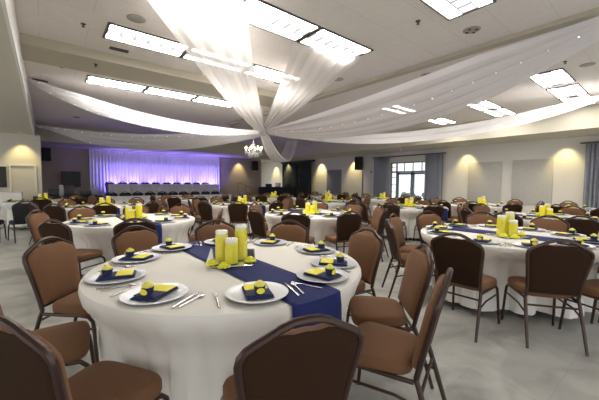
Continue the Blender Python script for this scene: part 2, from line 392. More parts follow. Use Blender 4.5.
# ------------------------------------------------------------------ chairs
def chair_parts():
    tilt = R(13)
    z0, y0 = .43, -.205
    def bp(u, v, w=0): return Vector((u, y0-sin(tilt)*v+cos(tilt)*w, z0+cos(tilt)*v+sin(tilt)*w))
    half = [(.186, -.02), (.188, .06), (.195, .15), (.207, .25), (.218, .32), (.222, .365), (.218, .392), (.200, .415), (.165, .436), (.125, .457), (.085, .480), (.045, .494), (0, .497)]
    full = half+[(-u, v) for u, v in half[-2::-1]]
    P = {}
    P['back_frame'] = (MB().tube([bp(u, v) for u, v in full], .0145, 8), 'frame')
    # pads: rings scaled toward a centre
    def pad(outer, sgn, hs):
        inner = [(u*.955, v-.012 if v > .3 else v) for u, v in half]
        pts = []
        for u, v in inner:
            v = max(v, .02)
            if abs(u) < .10: v -= .034*min(1, (1-abs(u)/.10)*2.2)
            pts.append((u, v))
        loop = pts+[(-u, v) for u, v in pts[-2::-1]]
        loop += [(-.12, .02), (0, .018), (.12, .02)]
        c = (0, .22); mb = MB(); n = len(loop); vs = []; fs = []
        for k, h in hs:
            for u, v in loop: vs.append(bp(c[0]+(u-c[0])*k, c[1]+(v-c[1])*k, sgn*h))
        for i in range(len(hs)-1):
            for j in range(n): fs.append((i*n+j, i*n+(j+1) % n, (i+1)*n+(j+1) % n, (i+1)*n+j))
        vs.append(bp(c[0], c[1], sgn*hs[-1][1])); L = len(vs)-1
        b0 = (len(hs)-1)*n
        for j in range(n): fs.append((b0+j, b0+(j+1) % n, L))
        mb.add(vs, fs); return mb
    P['backrest'] = (pad(half, 1, [(1, 0), (1, .018), (.97, .033), (.90, .043), (.6, .049), (.3, .051)]), 'fab')
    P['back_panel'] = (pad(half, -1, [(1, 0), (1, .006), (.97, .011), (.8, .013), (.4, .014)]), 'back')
    # seat: rounded trapezoid, bulged top
    def ring(k, z):
        out = []
        for q in range(28):
            a_ = 2*pi*q/28; cx_, sy_ = cos(a_), sin(a_); e = .42
            x = math.copysign(abs(cx_)**e, cx_); y = math.copysign(abs(sy_)**e, sy_)
            w = .205+.02*y
            out.append((x*w*k, y*.190*k+.018, z))
        return out
    mb = MB(); rs = [ring(.94, .394), ring(.98, .400), ring(1, .412), ring(1, .447), ring(.97, .462), ring(.88, .471), ring(.5, .478)]
    vs = [p for r in rs for p in r]; fs = []
    for i in range(len(rs)-1):
        for j in range(28): fs.append((i*28+j, i*28+(j+1) % 28, (i+1)*28+(j+1) % 28, (i+1)*28+j))
    fs.append(tuple(range(28))[::-1]); fs.append(tuple((len(rs)-1)*28+j for j in range(28)))
    mb.add(vs, fs); P['seat'] = (mb, 'fab')
    legs = []
    for sx in (-1, 1):
        x = .205*sx
        legs.append(MB().tube([(x+.012*sx, .235, .005), (x, .205, .30), (x-.003*sx, .195, .355), (x-.006*sx, .165, .385), (x-.008*sx, .10, .392), (x-.014*sx, -.19, .392)], [.0115, .0125, .0125, .0125, .0125, .0125], 8))
        legs.append(MB().tube([(x+.0*sx, -.325, .005), (x-.006*sx, -.26, .22), (x-.012*sx, -.215, .37), (.190*sx, y0+.0045, z0-.02)], [.0115, .014, .0145, .0145], 8))
    st = [MB().tube([(.198*sx, -.250, .27), (.202*sx, -.10, .305), (.200*sx, .215, .30)], .008, 6) for sx in (-1, 1)]
    st.append(MB().tube([(-.19, -.225, .34), (.19, -.225, .34)], .009, 6))
    st.append(MB().tube([bp(-.188, .012), bp(.188, .012)], .010, 6))
    return P, legs, st
CP, CLEGS, CST = chair_parts()
def make_chair(name='banquet_chair', fab='fab', back='back', frame='frame'):
    t = empty(name)
    mm = {'fab': M[fab], 'back': M[back], 'frame': M[frame]}
    for n in ('seat', 'backrest', 'back_panel', 'back_frame'):
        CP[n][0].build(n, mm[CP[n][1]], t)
    for l in CLEGS: l.build('leg', mm['frame'], t)
    for s in CST: s.build('stretcher', mm['frame'], t)
    return t
def make_chair_one(name='banquet_chair', fab='fab', back='back', frame='frame'):
    mb = MB()
    for n, i in (('seat', 0), ('backrest', 0), ('back_panel', 1), ('back_frame', 2)):
        mb.cm = i; mb.add(CP[n][0].v, CP[n][0].f)
    mb.cm = 2
    for l in CLEGS+CST: mb.add(l.v, l.f)
    return mb.build(name, [M[fab], M[back], M[frame]], recalc=False)
CH = make_chair(); CH1 = make_chair_one()

def depth(x, y): return x*sin(YAW)+y*cos(YAW)
def lateral(x, y): return x*cos(YAW)-y*sin(YAW)
def visible(x, y, m=.8):
    d_ = depth(x, y)
    return d_ > .3 and abs(lateral(x, y))-m < d_*.97
HOURS = ['twelve', 'one', 'two', 'three', 'four', 'five', 'six', 'seven', 'eight', 'nine', 'ten', 'eleven']
def hour(cx, cy, ang):
    # clock position as seen from the camera: away from camera = twelve
    L = sqrt(cx*cx+cy*cy); fx, fy = cx/L, cy/L
    b = atan2(sin(ang)*fy+cos(ang)*fx, cos(ang)*fy-sin(ang)*fx)   # angle with right=0, away=90
    h = round((90-math.degrees(b))/30) % 12
    return h

# ------------------------------------------------------------------ place setting pieces
def make_charger():
    t = empty('charger_plate')
    MB().lathe([(0, .006), (.115, .006), (.125, .010), (.162, .017), (.166, .0165), (.164, .013), (.125, .004), (.12, .003)], 40).build('plate_body', M['plate'], t)
    MB().lathe([(.118, .0005), (.128, .001), (.160, .012), (.1655, .0145), (.120, .0035)], 40).build('plate_underside', M['rim'], t)
    return t
def charger_one():
    mb = MB(); mb.lathe([(.118, .0), (.166, .016), (.162, .018), (.125, .010), (.115, .006), (0, .006)], 28); return mb.build('charger_plate', M['plate'])
def make_napkin():
    mb = MB(); rr = random.Random(3)
    for k in range(3):
        mb.box((.0, .004*k, .003+.0055*k), (.14-.006*k, .205-.012*k, .0054), rz=R((0, 2, -1.5)[k]), bev=.002)
    return mb.build('napkin', M['navyd'])
def make_card():
    return MB().box((0, 0, .002), (.122, .092, .004), bev=.001).build('menu_card', M['yel'])
def make_favor():
    t = empty('favor_cup')
    MB().lathe([(.0, .0), (.024, .0), (.030, .034), (.0305, .036), (.027, .036), (.0, .031)], 18).build('cup', M['navyd'], t)
    mb = MB()
    for k in range(6):
        a_ = k*pi/3; mb.ball((.016*cos(a_), .016*sin(a_), .042), .014, 8, (1, 1, .8), .12)
    mb.ball((0, 0, .050), .018, 8, (1, 1, .8), .1)
    mb.build('bow', M['pale'], t)
    # oval tag leaning on the cup, on the guest's side (-Y)
    vs = []; n = 16
    for s_ in (0, .002):
        for k in range(n): vs.append((.021*cos(2*pi*k/n), -.033+s_-.15*.016*sin(2*pi*k/n), .018+.016*sin(2*pi*k/n)))
    fs = [tuple(range(n)), tuple(range(n, 2*n))[::-1]]+[(k, (k+1) % n, n+(k+1) % n, n+k) for k in range(n)]
    MB().add(vs, fs).build('tag', M['yel'], t)
    return t
def favor_one():
    mb = MB(); mb.lathe([(.0, .0), (.024, .0), (.030, .036), (0, .036)], 10); mb.cm = 1
    mb.ball((0, 0, .044), .028, 8, (1, 1, .6), .2); return mb.build('favor_cup', [M['navyd'], M['pale']])
def make_fork():
    mb = MB()
    mb.tube([(0, -.10, .004), (0, -.03, .005), (0, .025, .007), (0, .045, .006)], [.006, .0045, .003, .005], 6, flat=.45)
    for k in (-1.5, -.5, .5, 1.5): mb.tube([(k*.0035, .045, .006), (k*.0055, .062, .004), (k*.0055, .10, .007)], .0015, 5)
    return mb.build('fork', M['steel'])
def make_knife():
    return MB().tube([(0, -.11, .004), (0, -.02, .005), (0, .0, .005)], [.0065, .006, .005], 6, flat=.5).box((.002, .055, .005), (.015, .11, .0018), bev=.0008).build('knife', M['steel'])
def make_spoon():
    mb = MB().tube([(0, -.09, .004), (0, -.02, .005), (0, .045, .007)], [.006, .0045, .003], 6, flat=.45)
    mb.ball((0, .068, .007), .02, 12, (.8, 1.35, .22)); return mb.build('spoon', M['steel'])
PC, PC1, PN, PK, PF, PF1, PFO, PKN, PSP = make_charger(), charger_one(), make_napkin(), make_card(), make_favor(), favor_one(), make_fork(), make_knife(), make_spoon()

# ------------------------------------------------------------------ tables
TZ = .762
def cloth_mesh(seats, r, seed, zb=.07):
    rr = random.Random(seed); n = 240
    ph = [rr.uniform(0, 6.28) for _ in range(6)]
    def rip(t): return .45*sin(17*t+ph[0]+1.1*sin(3*t+ph[1]))+.4*sin(29*t+ph[2]+1.3*sin(2*t+ph[3]))+.3*sin(47*t+ph[4]+2*sin(3*t+ph[5]))
    prof = [(0, 0), (.5, 0), (.9, 0), (.985, 0), (1.0, -.004), (1.006, -.014), (1.008, -.04), (1.006, -.10), (1.004, -.17), (1.004, -.26), (1.004, -.36), (1.006, -.46), (1.008, -.56), (1.01, -.64), (1.012, zb-TZ)]
    vs = []
    for (k, dz) in prof:
        fade = min(1, max(0, (-dz-.01)/.42))
        for j in range(n):
            t = 2*pi*j/n; rad = r*k
            if fade > 0:
                rad += .052*fade*rip(t)+.004*fade
                pz = min(1, max(0, (-dz-.05)/.20)); pz = pz*pz*(3-2*pz)
                for s_ in seats:
                    dd = (t-s_[0]+pi) % (2*pi)-pi
                    w = abs(dd)*r
                    if w < .55:
                        push = max(0, r+.03-s_[1])
                        rad -= math.exp(-(w/.37)**6)*push*pz
                        if w < .33 and pz > .3:
                            cap = s_[1]-.022+max(0, w-.26)*1.2+(1-pz)*.08
                            rad = min(rad, cap)
            vs.append((rad*cos(t), rad*sin(t), TZ+dz))
    fs = []
    for i in range(1, len(prof)-1):
        for j in range(n): fs.append((i*n+j, i*n+(j+1) % n, (i+1)*n+(j+1) % n, (i+1)*n+j))
    vs[0] = (0, 0, TZ); fs += [(0, n+j, n+(j+1) % n) for j in range(n)]
    # drop unused first ring vertices
    keep = [0]+list(range(n, len(vs))); mp = {o: i for i, o in enumerate(keep)}
    return [vs[i] for i in keep], [tuple(mp[i] for i in f) for f in fs]
def runner(cx, cy, r, w, label, ox=0., drop=.30, rz=0., one_end=False):
    cols = 9; rows = []
    N = 16
    prm = [('d', drop*(1-k/6)) for k in range(6)]+[('e', 0)]+[('f', k/N) for k in range(N+1)]+[('e2', 0)]+[('d2', drop*(k+1)/6) for k in range(6)]
    for kind, q in prm:
        row = []
        for c in range(cols):
            x = ox-w/2+w*c/(cols-1); ye = sqrt((r+.006)**2-x*x)
            wob = .006*sin(c*1.3)
            if kind == 'd': y, z = -(ye+.018+.06*q+wob*q*5), TZ-.02-q
            elif kind == 'e': y, z = -(ye+.010), TZ+.0005
            elif kind == 'f': y, z = (-1+2*q)*(ye-.02), TZ+.006
            elif kind == 'e2': y, z = (ye+.010), TZ+.0005
            else: y, z = (ye+.018+.06*q+wob*q*5), TZ-.02-q
            row.append((x, y, z))
        rows.append(row)
    o = MB().grid(rows).build('table_runner', M['navy'], recalc=False, solid=.002); o.location = (cx, cy, 0); o.rotation_euler = (0, 0, rz)
    return tag(o, label, 'table runner', 'navy table runners')
def make_table():
    t = empty('round_table')
    MB().lathe([(0, .72), (.895, .72), (.90, .73), (.90, .755), (.895, .757), (0, .757)], 48).build('tabletop', M['under'], t)
    for sx in (-1, 1):
        for sy in (-1, 1):
            MB().tube([(sx*.40, sy*.30, .72), (sx*.46, sy*.33, .35), (sx*.50, sy*.36, .004)], .014, 8).build('leg', M['frame'], t)
    for sx in (-1, 1): MB().tube([(sx*.46, -.33, .35), (sx*.46, .33, .35)], .011, 6).build('stretcher', M['frame'], t)
    return t
PT = make_table()

def vase(h, r=.050):
    t = empty('cylinder_vase')
    MB().lathe([(0, .001), (r, .001), (r, h), (r-.003, h), (r-.003, .008), (0, .008)], 24).build('glass_wall', M['glass'], t)
    mb = MB().lathe([(0, .009), (r-.004, .009), (r-.004, h*.93), (0, h*.93)], 20)
    mb.build('yellow_filling', M['yelv'], t)
    mb = MB(); rr = random.Random(int(h*1000))
    for k in range(7):
        a_ = rr.uniform(0, 6.28); mb.ball(((r-.012)*cos(a_), (r-.012)*sin(a_), rr.uniform(.05, h*.75)), .010, 8, (1, 1, 1), .2)
    mb.build('submerged_blossom', M['yelf'], t)
    return t
def candle(r=.044):
    t = empty('floating_candle')
    MB().lathe([(0, 0), (r*.85, .0), (r, .012), (r, .030), (r*.9, .036), (r*.4, .033), (0, .032)], 20).build('wax', M['wax'], t)
    MB().tube([(0, 0, .030), (0, 0, .044)], .0012, 5).build('wick', M['black'], t)
    return t
def vase_one(h, r=.048):
    mb = MB(); mb.lathe([(0, 0), (r, 0), (r, h*.86), (0, h*.86)], 14); mb.cm = 1; mb.lathe([(0, h*.86), (r*.9, h*.86), (r*.9, h*.98), (0, h*.99)], 14)
    return mb.build('cylinder_vase', [M['yelv'], M['wax']])
VH = {h: vase(h) for h in (.245, .21, .16)}; CN = candle(); V1 = {h: vase_one(h) for h in (.245, .21, .16)}
def bloom():
    mb = MB()
    for ring_, n, r0, z in ((0, 7, .032, .012), (1, 5, .018, .024), (2, 3, .007, .033)):
        for k in range(n):
            a_ = 2*pi*k/n+ring_*.4; mb.ball((r0*cos(a_), r0*sin(a_), z), .017, 8, (1, 1, .6), .12)
    return mb.build('yellow_bloom', M['yelf'])
BL = bloom()
def bloom_cluster():
    mb = MB(); rr = random.Random(5)
    for k in range(16): mb.ball((rr.uniform(-.16, .16), rr.uniform(-.13, .13), .02+rr.uniform(0, .03)), .03, 7, (1, 1, .7), .25)
    return mb.build('yellow_bloom', M['yelf'])
BC = bloom_cluster()

def centrepiece(cx, cy, name, near, rz):
    pos = [(-.07, -.01, .21, 'left'), (.01, -.085, .16, 'front'), (.066, .04, .245, 'right')]
    ca, sa = cos(rz), sin(rz)
    z = TZ+.009
    def P(x, y): return (cx+x*ca-y*sa, cy+x*sa+y*ca)
    if near:
        o = MB().box((0, 0, .003), (.30, .30, .006), bev=.002).build('mirror_tile', M['mirror']); o.location = (cx, cy, z-.0); o.rotation_euler = (0, 0, rz+.1)
        tag(o, 'square mirror tile under the candle vases on the ' + name, 'mirror tile', 'mirror tiles'); z += .0065
    for x, y, h, w in pos:
        p = P(x, y)
        inst((VH if near else V1)[h], (*p, z), rz, '%s glass cylinder vase of yellow blossoms on the %s' % ({'left': 'middle-height', 'front': 'shortest', 'right': 'tallest'}[w], name), 'vase', 'vases on the '+name)
        if near:
            inst(CN, (*p, z+h*.93), 0, 'ivory floating candle in the %s vase on the %s' % ({'left': 'middle-height', 'front': 'shortest', 'right': 'tallest'}[w], name), 'candle', 'floating candles on the '+name)
    if near:
        for x, y, w in ((-.12, -.12, 'left of'), (-.03, -.175, 'in front of'), (.14, -.05, 'right of')):
            inst(BL, (*P(x, y), z if abs(x) < .145 and abs(y) < .145 else z-.0065), 0, 'yellow silk bloom lying %s the vases on the %s' % (w, name), 'flower', 'loose blooms on the '+name)
    else:
        inst(BC, (*P(0, -.02), z-.006), rz, 'loose yellow blooms around the vases on the %s' % name, 'flower', 'loose blooms around far vases')

PLACED = [(-.42, 9.45), (-.98, 9.7), (-1.4, 10.9)]
CENTRES = [(1.08, 2.11), (4.22, 1.3), (1.08, 5.5), (4.1, 4.62), (1.11, 8.85), (4.24, 7.7), (7.15, 1.55), (7.35, 4.45), (7.2, 7.3), (-.07, 12.2), (9.75, 3.6), (10.1, 1.0), (10.3, 7.4), (7.3, 10.6), (4.1, 11.0), (10.5, 10.7)]
def table(cx, cy, name, phase=0, seats=None, r=.92, tier=0, run=True, cp=True, cpo=(0, 0), rr0=1.40, skip=(), settings=True):
    """tier 0 = full detail, 1 = setting pieces simplified, 2 = far"""
    rn = random.Random(int(cx*100+cy*37))
    if seats is None: seats = [(phase+36*k+rn.uniform(-3, 3), rr0+rn.uniform(-.03, .08)) for k in range(10)]
    ss = [(R(a_), q-.33-.208-.012) for a_, q in seats]       # radius where each seat's front edge is
    vs, fs = cloth_mesh([(s_[0] % (2*pi), s_[1]-.01) for s_ in ss], r, int(cx*31+cy*17))
    t = inst(PT, (cx, cy, 0), 0, 'folding round table hidden under the cloth of the ' + name, 'table', 'round tables')
    c = MB().add(vs, fs).build('tablecloth', M['cloth']); c.location = (cx, cy, 0)
    tag(c, 'white floor-length round tablecloth on the ' + name, 'tablecloth', 'white round tablecloths')
    if run: runner(cx, cy, r, .34, 'navy blue runner across the ' + name, drop=.30 if name == 'nearest table' else .24)
    used = set()
    for i, (deg, q) in enumerate(seats):
        a_ = R(deg); h = hour(cx, cy, a_)
        while h in used: h = (h+1) % 12
        used.add(h)
        hn = HOURS[h]
        ro = q-.33                                             # crown of the back sits .33 behind the chair origin
        x, y = cx+ro*cos(a_), cy+ro*sin(a_)
        rz = a_+pi/2+R(rn.uniform(-4, 4) if not tier == 0 else 0)
        clash = any((x-u_)**2+(y-v_)**2 < .63**2 for u_, v_ in PLACED) or any((x-u_)**2+(y-v_)**2 < 1.32**2 for u_, v_ in CENTRES if (u_, v_) != (cx, cy))
        if clash and tier == 0: clash = False
        if visible(x, y) and i not in skip and not clash:
            PLACED.append((x, y))
            d_ = depth(x, y); facing = (-cos(a_)*x-sin(a_)*y)  # >0 = back toward camera
            look = 'seen from behind' if facing > .45*sqrt(x*x+y*y) else ('facing the camera' if facing < -.45*sqrt(x*x+y*y) else 'seen sideways')
            inst(CH if d_ < 8.5 else CH1, (x, y, 0), rz, 'brown banquet chair %s, %s o\'clock seat, %s' % (look, hn, name), 'chair', 'banquet chairs round the '+name)
        if not settings: continue
        # place setting
        pr = r-.19; px, py = cx+pr*cos(a_), cy+pr*sin(a_)
        if not visible(px, py, .3): continue
        zt = TZ+(.0012 if abs(px-cx) > .34 else .0085)
        prz = a_+pi/2
        def L(dx, dy): return (px+dx*cos(prz)-dy*sin(prz), py+dx*sin(prz)+dy*cos(prz))
        at = '%s o\'clock seat, %s' % (hn, name)
        inst(PC if tier == 0 else PC1, (px, py, zt), prz, 'silver charger plate at the ' + at, 'plate', 'charger plates on the '+name)
        jt = R(rn.uniform(-14, 14))
        inst(PN, (*L(0, .0), zt+.0085), prz+jt, 'folded navy napkin at the ' + at, 'napkin', 'napkins on the '+name)
        inst(PK, (*L(-.0, .045), zt+.0258), prz+jt, 'yellow card at the ' + at, 'card', 'yellow cards on the '+name)
        inst(PF if tier == 0 else PF1, (*L(0, -.05), zt+.0258), prz+jt, 'navy favour cup with yellow bow, ' + at, 'favour cup', 'favour cups on the '+name)
        if tier == 0:
            cut = [(PFO, 'fork', -.205, 0), (PKN, 'knife', .195, 0), (PSP, 'spoon', .232, 0)]
            for pp, nm, dx, dy in cut:
                q_ = L(dx, dy); 
                if sqrt((q_[0]-cx)**2+(q_[1]-cy)**2) > r-.06: q_ = L(dx, .05)
                inst(pp, (*q_, TZ+.0025 if abs(q_[0]-cx) > .30 else TZ+.0085), prz+R(rn.uniform(-5, 5)), 'steel %s at the %s' % (nm, at), nm, nm+'s on the '+name)
    if cp: centrepiece(cx+cpo[0], cy+cpo[1], name, tier == 0, R(-39+rn.uniform(-5, 5)))
    return t

T1 = (1.08, 2.11)
table(*T1, 'nearest table', seats=[(-107.5, 1.44), (-70, 1.49), (-44, 1.42), (-9, 1.37), (34, 1.38), (71, 1.38), (107, 1.39), (137, 1.49), (174, 1.44), (-149, 1.43)], r=.945, tier=0, cpo=(-.02, -.02))
table(4.22, 1.3, 'large right-hand table', seats=[(-145, 1.28), (-178, 1.41), (136, 1.38), (103, 1.38), (66, 1.4), (30, 1.4), (-6, 1.4), (-42, 1.4), (-78, 1.4), (-113, 1.36)], tier=0, cpo=(-.12, -.06))
table(1.08, 5.5, 'second table on the left', phase=-102, tier=1, skip=(8,))
table(4.1, 4.62, 'second table in the middle', phase=-105, tier=1, cpo=(-.1, -.1))
table(1.11, 8.85, 'third table on the left', phase=-95, tier=1)
table(4.24, 7.7, 'third table in the middle', phase=-120, tier=1)
table(7.15, 1.55, 'table behind the large right-hand one', phase=-150, tier=1)
table(7.35, 4.45, 'table in line with the glass doors', phase=-128, tier=1)
table(7.2, 7.3, 'far table left of the glass doors', phase=-100, tier=2)
table(-.07, 12.2, 'far left table by the black chairs', phase=-90, tier=2, skip=(6, 7, 8, 9))
table(9.75, 3.6, 'far table before the wall panels', phase=-130, tier=2)
table(10.1, 1.0, 'far right table near the curtain', phase=-140, tier=2)
table(10.3, 7.4, 'distant table before the glass doors', phase=-115, tier=2)
table(7.3, 10.6, 'distant table before the charcoal curtains', phase=-110, tier=2)
table(4.1, 11.0, 'distant table before the head table', phase=-100, tier=2, cp=False)
table(10.5, 10.7, 'distant table before the hanging loudspeaker', phase=-105, tier=2)

# tabletop extras on the nearest table
t = empty('table_number_frame', (1.215, 2.075, TZ+.0155), R(-30))
MB().box((0, 0, .040), (.065, .010, .080), bev=.003).build('frame', M['silver'], t)
MB().box((0, -.0056, .041), (.046, .002, .060)).build('print', M['photo'], t, smooth=False)
MB().tube([(0, .006, .04), (0, .035, .002)], .003, 5).build('easel_leg', M['silver'], t)
tag(t, 'small silver picture frame at the right of the vases on the nearest table', 'picture frame')
t = empty('tent_card', (.935, 2.165, TZ+.010), R(-45))
vs = [(-.03, -.028, 0), (.03, -.028, 0), (.004, 0, .10), (-.004, 0, .10), (-.03, .028, 0), (.03, .028, 0)]
MB().add(vs, [(0, 1, 2, 3), (3, 2, 5, 4)]).build('card_face', M['silver'], t, smooth=False, solid=.002, recalc=False)
tag(t, 'folded silver tent card left of the vases on the nearest table', 'card')

# ------------------------------------------------------------------ stage and head tables
slab_o = MB().box((5.45, 18.2, .225), (7.9, 2.9, .45)).build('stage_riser', M['carpet'], smooth=False)
tag(slab_o, 'low dark stage riser carrying the rear head table', 'stage')
def skirt(name, x0, x1, y, z0, z1, label, dep=.75):
    t = empty(name, (0, 0, 0))
    n = int((x1-x0)*40); rows = []
    path = []
    for k in range(n+1): path.append((x0+(x1-x0)*k/n, y+.012*sin(k*1.1)+.008*sin(k*2.7+1)))
    rows = [[(x, yy-(.0 if z == z1 else .01), z) for x, yy in path] for z in (z1, (z0+z1)/2, z0)]
    MB().grid(rows).build('skirting', M['skirt'], t, recalc=False, solid=.004)
    MB().box(((x0+x1)/2, y+dep/2, z1+.012), (x1-x0+.04, dep+.06, .02)).build('cloth_top', M['cloth'], t, smooth=False)
    for x in (x0+.01, x1-.01): MB().box((x, y+dep/2, (z0+z1)/2), (.01, dep-.04, z1-z0)).build('end_skirting', M['skirt'], t, smooth=False)
    return tag(t, label, 'head table', 'head tables')
skirt('head_table', 2.0, 7.1, 14.0, .01, .74, 'long white skirted front head table on the floor before the stage')
skirt('head_table', 2.45, 8.35, 18.1, .46, 1.22, 'long white skirted rear head table on the stage riser')
BK = make_chair_one('black_banquet_chair', 'blackf', 'blackf', 'black')
ordn = ['first', 'second', 'third', 'fourth', 'fifth', 'sixth', 'seventh', 'eighth', 'ninth', 'tenth']
for k, x in enumerate((2.18, 2.72, 3.21, 3.73, 4.27, 4.75, 5.25, 5.83, 6.38, 6.9)):
    inst(BK, (x, 15.12, 0), pi, 'black chair behind the front head table, %s from the left' % ordn[k], 'chair', 'black chairs at the front head table')
for k, x in enumerate((2.7, 3.31, 3.85, 4.46, 5.04, 5.65, 6.23, 6.89, 7.45, 8.04)):
    inst(BK, (x, 19.18, .45), pi, 'black chair behind the rear head table, %s from the left' % ordn[k], 'chair', 'black chairs at the rear head table')
curtain('backdrop_curtain', 19.86, 1.85, 9.2, .02, 3.08, M['drop'], 'tall white backdrop curtain washed in purple light behind the stage', 46, amp=.035, axis='y', cat='curtain')
# thin stage railing right of the rear head table
t = empty('stair_railing', (9.9, 18.6, 0))
for x in (0, .6, 1.1): MB().tube([(x, 0, 0), (x, 0, 1.35-.35*x)], .015, 6).build('post', M['rod'], t)
MB().tube([(0, 0, 1.35), (.2, 0, 1.34), (1.1, 0, .96)], .018, 6).build('handrail', M['rod'], t)
tag(t, 'thin dark stair railing right of the stage', 'railing')

# loudspeakers
def speaker(x, y, z0, z1, w, rz, label, wall):
    t = empty('loudspeaker', (x, y, z0), rz); h = z1-z0
    MB().box((0, 0, h/2), (w, w*.8, h), bev=.03).build('cabinet', M['black'], t)
    MB().box((0, -w*.41, h/2), (w*.86, .02, h*.9), bev=.008).build('grille', M['blackf'], t)
    MB().tube([(0, w*.35, h/2), (0, wall, h/2)], .025, 6).build('wall_bracket', M['black'], t)
    tag(t, label, 'loudspeaker', 'hanging loudspeakers')
speaker(-.02+.1, 19.62, 2.35, 2.98, .38, 0, 'black loudspeaker on the taupe wall left of the backdrop', .40)
speaker(11.85, 19.62, 2.25, 2.93, .40, 0, 'black loudspeaker on the taupe wall right of the backdrop', .40)
speaker(14.6, 12.25, 2.17, 2.95, .40, -pi/2, 'black loudspeaker on the right wall left of the glass doors', .42)
o = MB().box((14.98, 12.25, 1.1), (.03, .06, 2.1)).build('trim_10', M['rod'], smooth=False); struct(o)
o = MB().lathe([(0, 0), (.06, 0), (.06, .03), (0, .035)], 16).build('wall_alarm', M['red']); o.location = (14.99, 11.62, 2.05); o.rotation_euler = (0, -pi/2, 0)
tag(o, 'small round wall alarm between loudspeaker and curtain', 'alarm')
# EXIT sign
t = empty('exit_sign', (13.1, 8.6, 2.86), R(-90))
MB().box((0, 0, .10), (.36, .06, .19), bev=.01).build('housing', M['exitm'], t)
MB().box((0, 0, .215), (.06, .05, .05)).build('ceiling_mount', M['exitm'], t, smooth=False)
cu = bpy.data.curves.new('exit_lettering', 'FONT'); cu.body = 'EXIT'; cu.size = .15; cu.align_x = 'CENTER'; cu.align_y = 'CENTER'; cu.extrude = .002
tmp = bpy.data.objects.new('tmp', cu); COL.objects.link(tmp); bpy.context.view_layer.update(); me = bpy.data.meshes.new_from_object(tmp.evaluated_get(bpy.context.evaluated_depsgraph_get())); bpy.data.objects.remove(tmp); me.materials.clear(); me.materials.append(M['red']); o = bpy.data.objects.new('exit_lettering', me); COL.objects.link(o); o.parent = t; o.location = (0, -.034, .10); o.rotation_euler = (pi/2, 0, 0)
tag(t, 'pale box EXIT sign with red letters above the glass doors', 'exit sign')

# left-hand furniture: black chairs, draped buffet, screens
for k, (x, y, rz, l) in enumerate(((-.42, 9.45, .25, 'black banquet chair at the left edge beside the walkway'), (-.98, 9.7, -.1, 'black banquet chair cut by the left photo edge'), (-1.4, 10.9, 2.9, 'black banquet chair behind the black chair at the left edge'))):
    inst(BK, (x, y, 0), rz, l, 'chair', 'black chairs at the left')
def draped(name, x, y, w, d_, h, rz, m, label, top=None):
    t = empty(name, (x, y, 0), rz); n = 40
    rows = []
    per = []
    for (ax, ay, bx, by) in ((-w/2, -d_/2, w/2, -d_/2), (w/2, -d_/2, w/2, d_/2), (w/2, d_/2, -w/2, d_/2), (-w/2, d_/2, -w/2, -d_/2)):
        for k in range(16): per.append((ax+(bx-ax)*k/16, ay+(by-ay)*k/16))
    per.append(per[0])
    for z, g_ in ((h, 0), (h-.03, .0), (h*.5, .6), (.01, 1)):
        rows.append([(px*(1+.02*g_*sin(k*1.9)), py*(1+.03*g_*sin(k*1.9)), z) for k, (px, py) in enumerate(per)])
    MB().grid(rows).build('drape', M[m], t, recalc=False)
    MB().box((0, 0, h+.008), (w, d_, .016)).build('cloth_top', M[top or m], t, smooth=False)
    return tag(t, label, 'table')
draped('draped_table', -1.45, 14.9, 1.6, .8, .95, 0, 'cloth', 'white draped buffet table against the left wall')
draped('draped_table', .75, 15.6, 2.2, .7, .76, .1, 'blackf', 'long black draped table left of the stage')
draped('draped_table', 12.9, 18.2, 2.6, .8, 1.05, -.9, 'blackf', 'black draped equipment table before the charcoal curtains')
def monitor(x, y, z, w, h, rz, label, stand=True, name='flat_screen'):
    t = empty(name, (x, y, 0), rz)
    MB().box((0, 0, z+h/2), (w, .06, h), bev=.01).build('screen_housing', M['black'], t)
    MB().box((0, -.031, z+h/2), (w-.05, .004, h-.05)).build('display', M['black'], t, smooth=False)
    if stand:
        MB().tube([(0, .04, .02), (0, .04, z+h*.3)], .03, 8).build('stand_pole', M['silver'], t)
        MB().box((0, .0, .012), (.6, .45, .024), bev=.008).build('stand_base', M['black'], t)
    return tag(t, label, 'screen')
monitor(1.02, 19.3, 1.08, .78, .78, 0, 'dark square screen on a stand left of the stage backdrop')
monitor(-1.5, 16.168, 1.12, .75, .78, 0, 'black flat screen on the cream wall at the left edge', stand=False)
# white banner pole and gear on the long black table
o = MB().box((.55, 17.6, .6), (.16, .16, 1.2), bev=.02).build('white_pedestal', M['trimw']); tag(o, 'slim white pedestal beside the dark square screen', 'pedestal')
for k, (x, y, w, h, l) in enumerate(((.25, 15.6, .35, .28, 'black mixer case on the long black table, left'), (.75, 15.62, .3, .42, 'black audio box standing on the long black table, middle'), (1.3, 15.7, .4, .2, 'low black case on the long black table, right'))):
    o = MB().box((0, 0, h/2), (w, .3, h), bev=.02).build('equipment_case', M['black']); o.location = (x, y, .777); tag(o, l, 'case')
for k, (dx, w, h, m, l) in enumerate(((-.7, .4, .22, 'black', 'black equipment case at the left of the black draped table'), (0., .3, .3, 'silver', 'silver box in the middle of the black draped table'), (.7, .35, .2, 'black', 'black equipment case at the right of the black draped table'))):
    o = MB().box((0, 0, h/2), (w, .3, h), bev=.02).build('equipment_case', M[m]); o.location = (12.9+dx*cos(-.9), 18.2+dx*sin(-.9), 1.067); o.rotation_euler = (0, 0, -.9); tag(o, l, 'case')

